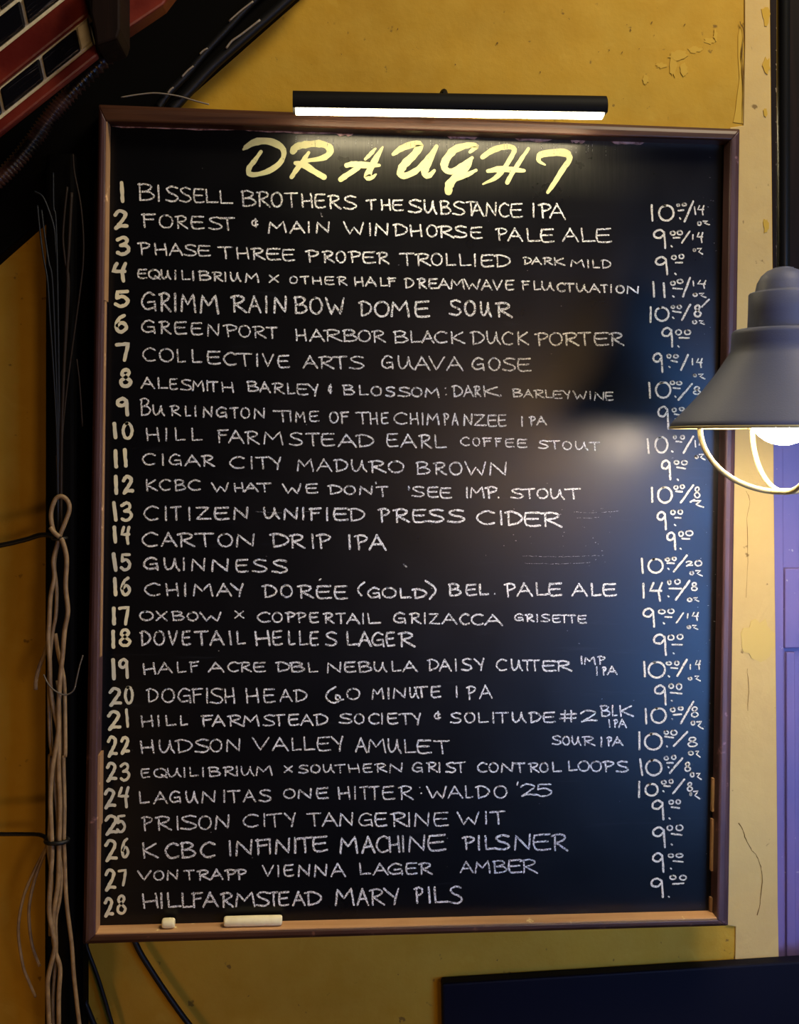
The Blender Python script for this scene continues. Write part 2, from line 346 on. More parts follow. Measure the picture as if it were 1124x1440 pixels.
# pale wood on the inner faces of the frame, worn on the stiles
def lin(a, b, t): return a.lerp(b, t)
def liner(name, a, b, t0, t1, off, mt, y0=BYF+.002, y1=BYS, dx=(0, 0, 0)):
    p, q = lin(a, b, t0), lin(a, b, t1); o_ = Vector(off)
    v = [Vector((p.x, y0, p.z)), Vector((q.x, y0, q.z)), Vector((q.x, y1, q.z)), Vector((p.x, y1, p.z))]
    v = v+[x+o_ for x in v]
    return mesh(name, v, [[0, 1, 2, 3], [7, 6, 5, 4], [0, 4, 5, 1], [1, 5, 6, 2], [2, 6, 7, 3], [3, 7, 4, 0]], mt, bd)
tag(liner('worn_edge', bi[0], bi[3], 0.0, .22, (.0015, 0, 0), PALEWOODZ), 'pale worn inner edge of the left stile')
liner('worn_edge', bi[0], bi[3], .22, .66, (.0009, 0, 0), PALEWOODZ, y0=BYF+.006, y1=BYS-.008)
liner('worn_edge', bi[0], bi[3], .78, .87, (.003, 0, 0), PALEWOODZ)
liner('worn_edge', bi[0], bi[3], .87, 1., (.0012, 0, 0), PALEWOODZ)
tag(liner('ledge_top', bi[3], bi[2], 0, 1, (0, 0, .0015), PALEWOOD, y0=BYF+.001), 'pale wood ledge the chalk lies on')  # ledge top in paler wood than the rail
for a, b in ((.825, .868), (.878, .945), (.98, 1)):
    liner('worn_edge', bi[1], bi[2], a, b, (-.003, 0, 0), PALEWOODZ, y0=BYS-.006)
for a, b, th in ((0, .22, .004), (.22, .27, .003), (.23, .40, .0045), (.37, .40, .006), (.55, .60, .005), (.66, .72, .006), (.75, .775, .006), (.815, .87, .006)):
    p = at(150+870*a, 172+27*a+3, BYS-.001); q = at(150+870*b, 172+27*b+3, BYS-.001)
    pts = []; n = 9
    for i in range(n+1): t = i/n; x = p.lerp(q, t); pts.append(x+Vector((0, 0, .010)))
    for i in range(n, -1, -1): t = i/n; x = p.lerp(q, t); pts.append(x+Vector((0, 0, -th*(.6+.5*random.random())*min(1, 6*t+.3, 6*(1-t)+.3))))
    if a < .5 or True: prism('peeled_strip', pts, BYS-.0012, BYS, PINK, bd)

# ---- lettering
def E(n=10, a0=-100, sweep=370):
    return [(.5+.5*math.cos(R(a0-sweep*i/n)), .5+.5*math.sin(R(a0-sweep*i/n))) for i in range(n+1)]
def P(s): return [tuple(float(q) for q in p.split(',')) for p in s.split()]
GL = {
 'A': ['L 0,1 .46,0', 'L .44,0 .72,.5 1,1', 'L .2,.64 .8,.6'],
 'B': ['L .08,0 .14,1', 'S 0,.06 .45,-.02 .82,.14 .6,.38 .25,.48', 'S .25,.48 .7,.48 1,.72 .7,.95 .12,1'],
 'C': ['S 1,.14 .6,0 .18,.22 .02,.58 .3,.94 .65,1 1,.9'],
 'D': ['L .18,.05 .22,1', 'S 0,.09 .4,0 .85,.2 1,.5 .75,.82 .22,1'],
 'E': ['L .95,0 .1,.05', 'S .1,.05 .03,.5 .15,.93 .5,1 1,.93', 'L .08,.5 .85,.45'],
 'F': ['L .14,0 .2,1', 'L 0,.06 1,0', 'L .16,.43 .85,.38'],
 'G': ['S .88,.14 .5,0 .12,.28 .04,.68 .35,.95 .85,.85', 'L .45,.55 .9,.5 .97,1'],
 'H': ['L 0,.05 .1,1', 'L .85,0 1,1', 'L .08,.58 .95,.5'],
 'I': ['L .35,0 .65,1'],
 'K': ['L .08,0 .14,1', 'L .85,.03 .12,.52 1,1'],
 'L': ['L .06,0 .14,.96 1,.9'],
 'M': ['L 0,1 .08,.06 .45,.6 .85,0 1,1'],
 'N': ['L .02,1 .08,.05 .9,.96 .95,0'],
 'P': ['L .25,.05 .34,1', 'S 0,.1 .5,0 .95,.16 .8,.4 .3,.55'],
 'R': ['L .2,.08 .22,1', 'S 0,.1 .5,0 .85,.15 .7,.38 .28,.52', 'L .28,.52 1,1'],
 'S': ['S .93,.08 .5,0 .08,.18 .3,.42 .8,.58 .98,.8 .6,1 0,.93'],
 'T': ['L 0,.06 1,0', 'L .5,.04 .58,1'],
 'U': ['S .02,0 .05,.6 .22,.94 .45,.86 .62,.5 .7,.05', 'L .68,.1 .8,.7 1,1'],
 'V': ['L 0,0 .48,1 1,0'],
 'W': ['L 0,0 .3,1 .52,.42 .82,1 1,0'],
 'X': ['L 0,0 1,1', 'L 1,0 0,1'],
 'Y': ['L 0,0 .62,.5', 'L 1,0 .8,.55 .72,1'],
 'Z': ['L .05,.05 .9,.03 .05,.95 1,.95'],
 '1': ['L .35,0 .65,1'],
 '2': ['S 0,.24 .35,0 .85,.12 .8,.36 .4,.72 .08,1', 'S .08,1 .4,.86 1,.86'],
 '3': ['S .03,.16 .5,0 .85,.14 .72,.36 .32,.48', 'S .32,.48 .8,.5 1,.72 .72,.95 .35,1 .05,.9'],
 '4': ['L .3,0 .02,.44 .9,.44', 'L .95,0 .7,.5 .8,1'],
 '5': ['L .95,.03 .15,.05 .12,.45', 'S .12,.45 .6,.36 1,.62 .8,.92 .35,1 0,.86'],
 '6': ['S .78,0 .3,.2 .03,.6 .2,.95 .6,1 .97,.75 .75,.5 .4,.48 .12,.64'],
 '7': ['L 0,.08 1,.03 .66,1'],
 '8': ['S .5,.45 .15,.28 .28,.04 .65,0 .85,.2 .5,.45 .05,.7 .2,.97 .7,1 1,.74 .5,.45'],
 '9': ['S .86,.14 .5,0 .05,.14 .05,.38 .5,.44 .84,.26', 'L .86,.12 .92,.5 .97,1'],
 '&': ['S .85,.3 .4,.15 .1,.5 .4,.85 .95,.7', 'L .6,0 .65,1'],
 '/': ['L 1,0 0,1'], '_': ['L 0,0 1,1'], '.': ['L 0,0 1,1'], "'": ['L .8,0 .2,1'],
 '(': ['S 1,0 .2,.35 .1,.7 .6,1'], ')': ['S 0,0 .8,.3 .95,.6 .4,1'],
 '#': ['L .33,0 .28,1', 'L .7,0 .7,1', 'L .05,.33 1,.28', 'L 0,.7 .98,.64'],
 '~': ['S .55,0 .15,.3 .05,.7 .4,1 .75,.9 .8,.6 .6,.5 .62,.78 1,.8'],   # long looped six
 'z': ['L 0,.1 .75,.05 .2,.6 1,1'],
}
for ch in 'O0o': GL[ch] = [E()]
GL['Q'] = [E(), 'L .6,.7 1.05,1.02']
GLP = {}
for k_, ss in GL.items():
    lst = []
    for s_ in ss:
        if isinstance(s_, str): lst.append((s_[0] == 'S', P(s_[2:])))
        else: lst.append((True, s_))
    GLP[k_] = lst
LY = BYS-.0005
def stroke(pix, wpx, smooth, jit=.25, taper=True):
    """pix: points on the slate; wpx: width or list of widths, in millimetre-like units on the slate"""
    ws = wpx if isinstance(wpx, list) else [wpx]*len(pix)
    p3 = [Vector((x, y, w_)) for (x, y), w_ in zip(pix, ws)]
    if smooth: p3 = cr(p3, 4)
    else:
        q = [p3[0]]
        for a, b in zip(p3[:-1], p3[1:]):
            n = max(1, int((b-a).length/3.5))
            for i in range(1, n+1): q.append(a.lerp(b, i/n))
        p3 = q
    p3 = [Vector((a.x+random.uniform(-jit, jit), a.y+random.uniform(-jit, jit), a.z*random.uniform(.88, 1.12))) for a in p3]
    # round caps
    def cap(a, b):
        d = (a-b); d = Vector((d.x, d.y)).normalized() if Vector((d.x, d.y)).length > 1e-6 else Vector((0, 1)); r = a.z/2
        return [Vector((a.x+d.x*r*.95, a.y+d.y*r*.95, a.z*.35)), Vector((a.x+d.x*r*.6, a.y+d.y*r*.6, a.z*.8))]
    if len(p3) > 1:
        s0 = cap(p3[0], p3[1]); s1 = cap(p3[-1], p3[-2]); p3 = s0+p3+s1[::-1]
    pts = [at(a.x, a.y, LY) for a in p3]
    return ribbon_vf(pts, [a.z*.001 for a in p3], LY-random.random()*.0002)
def glyph(ch, x0, x1, t0, b0, t1, b1, wpx, inset=0, jit=.25):
    """box with left edge x0 (top t0, bottom b0) and right edge x1 (top t1, bottom b1)"""
    out = []
    for sm, pts in GLP[ch]:
        q = []
        for u, v in pts:
            x = x0+inset+(x1-x0-2*inset)*u; T = t0+(t1-t0)*u+inset; B = b0+(b1-b0)*u-inset
            q.append((x, T+(B-T)*v))
        out.append(stroke(q, wpx, sm, jit))
    return out
CR = {'A': (185, 245), 'A2': (425, 245), 'A3': (665, 265), 'A4': (185, 370), 'A5': (425, 370), 'A6': (665, 370), 'B': (185, 520), 'B2': (425, 520), 'B3': (665, 520),
      'B4': (185, 660), 'B5': (425, 660), 'B6': (665, 660), 'C': (185, 805), 'C2': (425, 805), 'C3': (665, 805), 'C4': (185, 950), 'C5': (425, 950), 'C6': (665, 950), 'D': (185, 1090), 'D2': (425, 1090), 'D3': (665, 1090)}
SC = 4.683
def word(crop, txt, xs, tl_, bl_, tr_, br_, wpx=2.3):
    ox, oy = CR[crop]; xs = [float(q) for q in xs.split()]; X0, X1 = xs[0], xs[-1]; out = []
    for i, ch in enumerate(txt):
        a, b = xs[2*i], xs[2*i+1]
        f = lambda x, l, r: oy+(l+(r-l)*(x-X0)/max(1, X1-X0))/SC
        j = random.uniform(-.4, .4)
        out += glyph(ch, ox+a/SC, ox+b/SC, f(a, tl_, tr_)+j, f(a, bl_, br_)+j, f(b, tl_, tr_)+j, f(b, bl_, br_)+j, wpx*random.uniform(.92, 1.1), wpx*.35)
    return out
LINES = [
 ("BISSELL BROTHERS THE SUBSTANCE IPA", [('A','BISSELL','40 155 168 190 222 310 315 395 405 480 484 570 575 668',60,175,112,200),('A','BROTHERS','720 822 822 915 918 995 1005 1095 1118 1195 1204 1280 1290 1382 1395 1485',105,212,140,232),('A2','THE','418 488 518 585 592 668',165,236,165,243),('A2','SUBSTANCE','697 790 800 890 905 982 990 1075 1078 1145 1114 1199 1209 1284 1294 1364 1369 1454',165,255,190,288),('A3','IPA','393 408 430 520 505 612',95,190,98,206)]),
 ("FOREST & MAIN WINDHORSE PALE ALE", [('A','FOREST','65 160 180 275 285 375 388 482 505 600 578 680',258,352,285,370),('A','&','785 838',292,352,292,352),('A','MAIN','900 1022 1042 1144 1162 1174 1214 1309',310,390,312,390),('A2','WINDHORSE','270 408 440 455 478 572 595 695 710 792 818 892 893 1002 1000 1088 1105 1189',312,398,345,425),('A3','PALE','148 230 230 330 350 445 442 538',258,345,265,358),('A3','ALE','590 700 708 808 808 915',262,352,262,360)]),
 ("PHASE THREE PROPER TROLLIED DARK MILD", [('A','PHASE','38 125 150 235 248 340 345 430 433 522',442,530,468,542),('A','THREE','567 665 690 775 785 882 885 985 990 1078',472,555,492,573),('A2','PROPER','18 115 130 215 222 288 300 390 395 485 490 575',497,580,512,592),('A2','TROLLIED','638 738 742 850 848 925 942 1015 1030 1118 1132 1145 1174 1264 1262 1374',515,600,529,615),('A3','DARK','330 388 388 455 458 530 530 608',450,500,455,508),('A3','MILD','645 735 752 768 785 838 842 912',465,515,470,532)]),
 ("EQUILIBRIUM X OTHER HALF DREAMWAVE FLUCTUATION", [('A','EQUILIBRIUM','38 105 110 188 192 262 283 295 325 388 400 412 438 525 530 605 612 625 648 722 748 840',622,688,650,715),('A','X','905 970',660,712,660,712),('A','OTHER','1040 1095 1110 1169 1189 1254 1269 1339 1352 1422',668,720,672,732),('A2','HALF','343 405 415 492 510 565 562 618',675,740,680,740),('A5','DREAMWAVE','668 738 758 822 830 895 895 975 978 1070 1065 1174 1179 1254 1254 1319 1336 1399',95,165,112,182),('A6','FLUCTUATION','320 375 398 450 450 538 552 610 600 672 680 760 765 842 840 890 905 918 942 1000 1012 1098',112,178,152,205)]),
 ("GRIMM RAINBOW DOME SOUR", [('A4','GRIMM','62 165 178 262 278 298 325 425 452 575',185,310,207,335),('A4','RAINBOW','652 758 768 855 880 895 935 1025 1068 1160 1172 1259 1276 1402',210,325,228,342),('A5','DOME','372 460 475 575 585 708 738 842',248,352,248,360),('A5','SOUR','968 1050 1068 1144 1172 1249 1269 1386',235,342,262,360)],2.8),
 ("GREENPORT HARBOR BLACK DUCK PORTER", [('A4','GREENPORT','62 160 180 262 280 365 390 468 498 582 603 700 705 785 795 888 885 962',370,460,420,500),('A4','HARBOR','1080 1154 1172 1274 1264 1389 1389 1489 1492 1576 1579 1676',430,512,445,525),('A5','BLACK','600 700 708 790 788 870 868 955 972 1075',445,528,450,530),('A5','DUCK','1105 1202 1212 1309 1314 1389 1412 1496',445,535,452,542),('A6','PORTER','408 500 503 592 593 700 690 778 795 900 895 998',455,545,455,545)]),
 ("COLLECTIVE ARTS GUAVA GOSE", [('A4','COLLECTIVE','70 160 182 278 295 358 392 465 495 588 603 690 688 795 820 835 860 938 960 1042',552,645,605,692),('A5','ARTS','5 105 105 212 200 295 310 412',610,695,612,700),('A5','GUAVA','520 605 628 735 740 845 832 940 952 1062',606,698,618,712),('A5','GOSE','1115 1204 1226 1306 1319 1409 1414 1509',618,705,625,715)]),
 ("ALESMITH BARLEY & BLOSSOM : DARK . BARLEYWINE", [('B','ALESMITH','60 155 168 240 248 305 322 398 400 480 490 510 505 570 592 675',45,124,80,150),('B','BARLEY','758 840 842 918 925 1010 1022 1078 1085 1164 1159 1229',72,142,95,175),('B2','&','168 200',95,160,95,160),('B2','BLOSSOM','265 348 370 440 452 525 548 615 630 715 718 792 808 905',98,168,120,185),('B2','.','942 946',116,124,116,124),('B2','.','948 952',158,166,158,166),('B2','DARK','985 1060 1062 1130 1130 1178 1184 1304',100,182,110,178),('B3','.','184 188',168,172,168,172),('B3','BARLEYWINE','258 328 335 400 400 475 475 530 525 590 590 642 660 750 768 780 800 868 870 928',125,180,146,205)]),
 ("BURLINGTON TIME OF THE CHIMPANZEE IPA", [('B','B','55 128',188,303,188,303),('B','URLINGTON','138 220 250 325 350 392 412 430 470 535 555 632 648 705 718 780 805 882',230,302,250,325),('B','TIME','932 1052 1040 1055 1078 1146 1169 1236',264,345,272,345),('B2','OF','178 240 250 308',275,352,275,355),('B2','THE','350 440 445 500 518 570',275,362,280,358),('B2','CHIMPANZEE','600 692 708 768 788 800 820 905 925 968 985 1030 1062 1124 1129 1214 1219 1284 1289 1346',278,358,295,378),('B3','IPA','318 332 370 415 418 488',305,375,305,365)]),
 ("HILL FARMSTEAD EARL COFFEE STOUT", [('B','HILL','95 185 222 235 282 355 390 468',378,468,385,472),('B','FARMSTEAD','562 638 638 742 745 845 870 1000 1038 1130 1144 1239 1246 1339 1359 1484 1476 1599',392,482,428,515),('B2','EARL','553 635 648 755 768 855 868 952',415,508,428,520),('B2','COFFEE','1040 1105 1122 1172 1186 1249 1269 1314 1336 1399 1414 1482',440,500,455,515),('B3','STOUT','432 500 500 575 590 652 672 762 765 838',462,520,475,535)]),
 ("CIGAR CITY MADURO BROWN", [('B','CIGAR','68 158 198 215 245 332 350 455 458 548',548,628,562,640),('B','CITY','642 745 785 798 815 908 905 985',568,648,572,658),('B','MADURO','1090 1200 1219 1322 1329 1427 1444 1552 1559 1679 1689 1796',582,668,598,680),('B2','BROWN','748 845 862 955 968 1055 1070 1212 1232 1352',605,690,605,700)]),
 ("KCBC WHAT WE DON'T SEE IMP. STOUT", [('B4','KCBC','90 172 180 258 280 360 370 455',62,142,68,140),('B4','WHAT','525 640 675 740 742 838 822 922',85,150,88,150),('B4','WE','992 1118 1144 1229',92,158,92,160),('B5',"DON",'165 265 275 352 375 468',100,165,108,168),('B5',"'",'484 490',80,94,80,94),('B5','T','485 568',110,180,110,180),('B5',')','698 708',108,135,108,135),('B5','SEE','722 808 822 900 905 985',110,182,118,192),('B5','IMP','1080 1092 1106 1202 1202 1289',115,190,110,190),('B6','.','168 174',184,188,184,188),('B6','STOUT','250 338 330 410 422 498 508 605 605 712',125,192,125,200)]),
 ("CITIZEN UNIFIED PRESS CIDER", [('B4','CITIZEN','78 178 218 235 255 328 375 388 420 525 540 645 670 772',240,340,248,330),('B4','UNIFIED','868 978 1000 1100 1126 1136 1169 1249 1282 1296 1326 1429 1422 1539',248,328,255,345),('B5','PRESS','498 580 598 710 722 820 828 938 955 1075',255,350,265,352),('B6','CIDER','22 145 175 200 210 328 335 450 445 590',268,362,285,385)],2.6),
 ("CARTON DRIP IPA", [('B4','CARTON','65 175 195 300 300 420 415 542 568 668 688 815',410,508,425,515),('B4','DRIP','908 1038 1035 1145 1179 1209 1214 1316',422,515,425,525),('B5','IPA','303 322 342 435 440 555',428,528,430,535)],2.6),
 ("GUINNESS", [('B4','GUINNESS','75 180 210 320 338 352 392 490 525 645 683 770 795 895 925 1030',575,662,595,685)],2.6),
 ("CHIMAY DOREE (GOLD) BEL. PALE ALE", [('C','CHIMAY','82 190 225 312 345 362 405 538 558 662 650 738',68,155,72,162),('C','DOREE','858 960 980 1062 1092 1202 1212 1319 1332 1424',78,165,86,178),('C2',"'",'105 132',42,56,42,56),('C2','(','362 415',60,158,60,158),('C2','GOLD','428 518 525 622 638 720 722 822',95,172,105,172),('C2',')','810 885',52,178,52,178),('C2','BEL','962 1050 1075 1152 1162 1229',72,158,78,152),('C3','.','142 148',138,144,138,144),('C3','PALE','205 285 290 395 410 498 495 590',68,162,66,155),('C3','ALE','652 758 775 845 852 948',70,158,72,160)],2.6),
 ("OXBOW X COPPERTAIL GRIZACCA GRISETTE", [('C','OXBOW','52 145 160 235 262 350 365 440 448 592',252,318,260,322),('C','X','678 742',252,305,252,305),('C','COPPERTAIL','825 915 925 995 1010 1080 1080 1152 1169 1234 1262 1336 1344 1409 1416 1504 1519 1532 1549 1642',258,328,268,342),('C2','GRIZACCA','598 688 705 785 802 815 832 908 920 1022 1035 1102 1110 1194 1202 1322',260,335,275,352),('C3','GRISETTE','272 338 345 405 418 430 448 510 522 580 580 625 625 680 690 750',270,322,280,337)]),
 ("DOVETAIL HELLES LAGER", [('C','DOVETAIL','52 128 145 220 240 305 330 390 410 505 515 612 625 675 688 752',385,485,382,478),('C','HELLES','812 915 925 995 1030 1080 1100 1162 1172 1234 1276 1356',380,482,388,484),('C2','LAGER','288 370 370 458 455 545 550 612 630 745',388,485,392,492)],2.7),
 ("HALF ACRE DBL NEBULA DAISY CUTTER IMP IPA", [('C','HALF','75 160 170 272 295 362 380 445',595,674,585,660),('C','ACRE','505 612 630 708 708 792 800 885',588,656,588,656),('C','DBL','945 1045 1042 1145 1159 1229',588,655,592,662),('C2','NEBULA','162 262 275 355 365 462 470 560 585 655 660 762',590,662,582,655),('C2','DAISY','822 902 902 985 1005 1020 1048 1122 1129 1199',572,650,562,648),('C3','CUTTER','152 225 250 330 325 390 372 440 455 550 540 655',568,650,580,652),('C3','IMP','712 722 735 810 820 875',550,605,550,608),('C3','IPA','812 825 852 882 885 955',620,678,618,675)]),
 ("DOGFISH HEAD 60 MINUTE IPA", [('C4','DOGFISH','95 178 198 285 302 395 395 470 492 505 515 605 612 682',84,176,80,188),('C4','HEAD','752 840 865 948 975 1060 1065 1158',78,182,92,172),('C5','~','150 275',72,182,72,182),('C5','O','292 382',80,158,80,158),('C5','MINUTE','460 540 562 575 598 688 705 770 738 828 845 915',82,156,68,148),('C5','I','1012 1025',68,145,68,145),('C5','PA','1080 1146 1166 1254',70,162,60,152)]),
 ("HILL FARMSTEAD SOCIETY & SOLITUDE #2 BLK IPA", [('C4','HILL','62 145 165 190 220 295 318 372',260,340,262,330),('C4','FARMSTEAD','458 535 530 618 628 735 735 842 865 945 925 1012 1030 1105 1112 1199 1199 1296',262,338,250,330),('C5','SOCIETY','242 332 342 410 435 510 522 532 558 632 635 720 718 782',250,318,245,325),('C5','&','865 918',235,298,235,298),('C5','SOLITUDE','975 1050 1068 1140 1154 1229 1254 1266 1274 1359 1379 1476 1489 1574 1584 1669',242,316,238,312),('C6','#2','570 685 708 822',228,305,228,312),('C6','BLK','840 908 915 955 960 1060',195,272,195,270),('C6','IPA','892 908 925 958 958 1015',288,342,285,345)]),
 ("HUDSON VALLEY AMULET SOUR IPA", [('C4','HUDSON','58 150 178 288 285 402 415 515 515 598 622 720',425,518,412,500),('C4','VALLEY','795 908 925 1035 1050 1122 1129 1209 1219 1312 1314 1394',408,495,400,500),('C5','AMULET','350 430 435 552 562 655 668 750 752 855 865 970',405,506,428,520),('C6','SOUR','520 585 590 640 650 715 718 808',395,456,400,465),('C6','IPA','840 855 882 920 918 992',402,470,402,464)]),
 ("EQUILIBRIUM X SOUTHERN GRIST CONTROL LOOPS", [('C4','EQUILIBRIUM','60 122 145 235 235 330 343 355 378 442 465 478 503 590 600 684 688 700 720 810 820 928',612,675,592,660),('C4','X','1005 1062',592,638,592,638),('C4','SOUTHERN','1100 1167 1179 1244 1259 1339 1334 1409 1426 1504 1522 1586 1602 1686 1696 1789',588,645,575,640),('C5','GRIST','722 798 818 895 898 912 945 1015 1005 1078',570,640,568,640),('C6','CONTROL','28 95 105 170 185 270 270 345 365 440 440 500 520 585',572,640,572,640),('C6','LOOPS','625 690 692 770 775 850 850 935 945 1028',562,632,560,638)]),
 ("LAGUNITAS ONE HITTER : WALDO '25", [('D','LAGUNITAS','45 120 145 240 248 328 355 440 460 558 603 618 628 715 735 820 838 922',108,192,92,175),('D','ONE','1000 1080 1095 1190 1214 1299',90,156,80,158),('D2','HITTER','235 318 342 355 378 440 440 510 525 612 632 735',75,160,65,162),('D2','.','772 778',78,84,78,84),('D2','.','782 788',118,124,118,124),('D2','WALDO','818 952 958 1060 1070 1130 1139 1236 1262 1352',72,158,65,152),('D3',"'",'290 300',45,70,45,70),('D3','25','312 420 415 522',55,142,55,145)]),
 ("PRISON CITY TANGERINE WIT", [('D','PRISON','62 140 155 265 295 312 322 432 440 528 550 648',270,368,262,355),('D','CITY','730 835 868 882 885 992 1005 1080',258,345,245,340),('D2','TANGERINE','28 125 130 235 245 340 368 468 475 560 580 695 698 712 738 842 862 968',248,340,242,338),('D2','WIT','1020 1166 1204 1219 1236 1339',245,330,235,325)]),
 ("KCBC INFINITE MACHINE PILSNER", [('D','KCBC','65 180 218 312 320 425 450 552',445,550,440,545),('D','INFINITE','635 662 685 800 815 908 905 918 945 1048 1070 1085 1088 1190 1189 1294',428,535,400,505),('D2','MACHINE','248 368 392 482 485 568 570 645 655 675 700 815 822 950',405,520,388,498),('D2','PILSNER','1052 1140 1156 1172 1199 1274 1266 1369 1396 1509 1516 1639 1639 1752',400,492,382,500)],2.7),
 ("VONTRAPP VIENNA LAGER AMBER", [('D','VONTRAPP','40 130 145 215 232 310 340 415 430 520 522 605 612 690 685 760',630,695,615,688),('D','VIENNA','860 938 960 975 1000 1070 1095 1180 1202 1292 1312 1412',592,668,578,672),('D2','LAGER','372 452 465 568 560 668 680 760 765 860',578,660,575,655),('D2','AMBER','1040 1130 1139 1242 1254 1352 1354 1449 1434 1554',568,645,550,648)]),
 ("HILLFARMSTEAD MARY PILS", [('D','HILLFARMSTEAD','70 178 190 205 230 328 325 415 395 470 468 575 585 675 685 815 820 910 905 965 965 1040 1060 1145 1139 1254',775,882,762,858),('D2','MARY','218 345 360 440 440 545 535 640',742,860,745,855),('D2','PILS','735 800 820 855 862 962 968 1058',738,845,728,850)],2.7),
]
PR = {1: (890, 270, 5.758), 2: (890, 500, 5.758), 3: (890, 730, 5.758), 4: (890, 950, 9.0), 5: (890, 1080, 7.2)}
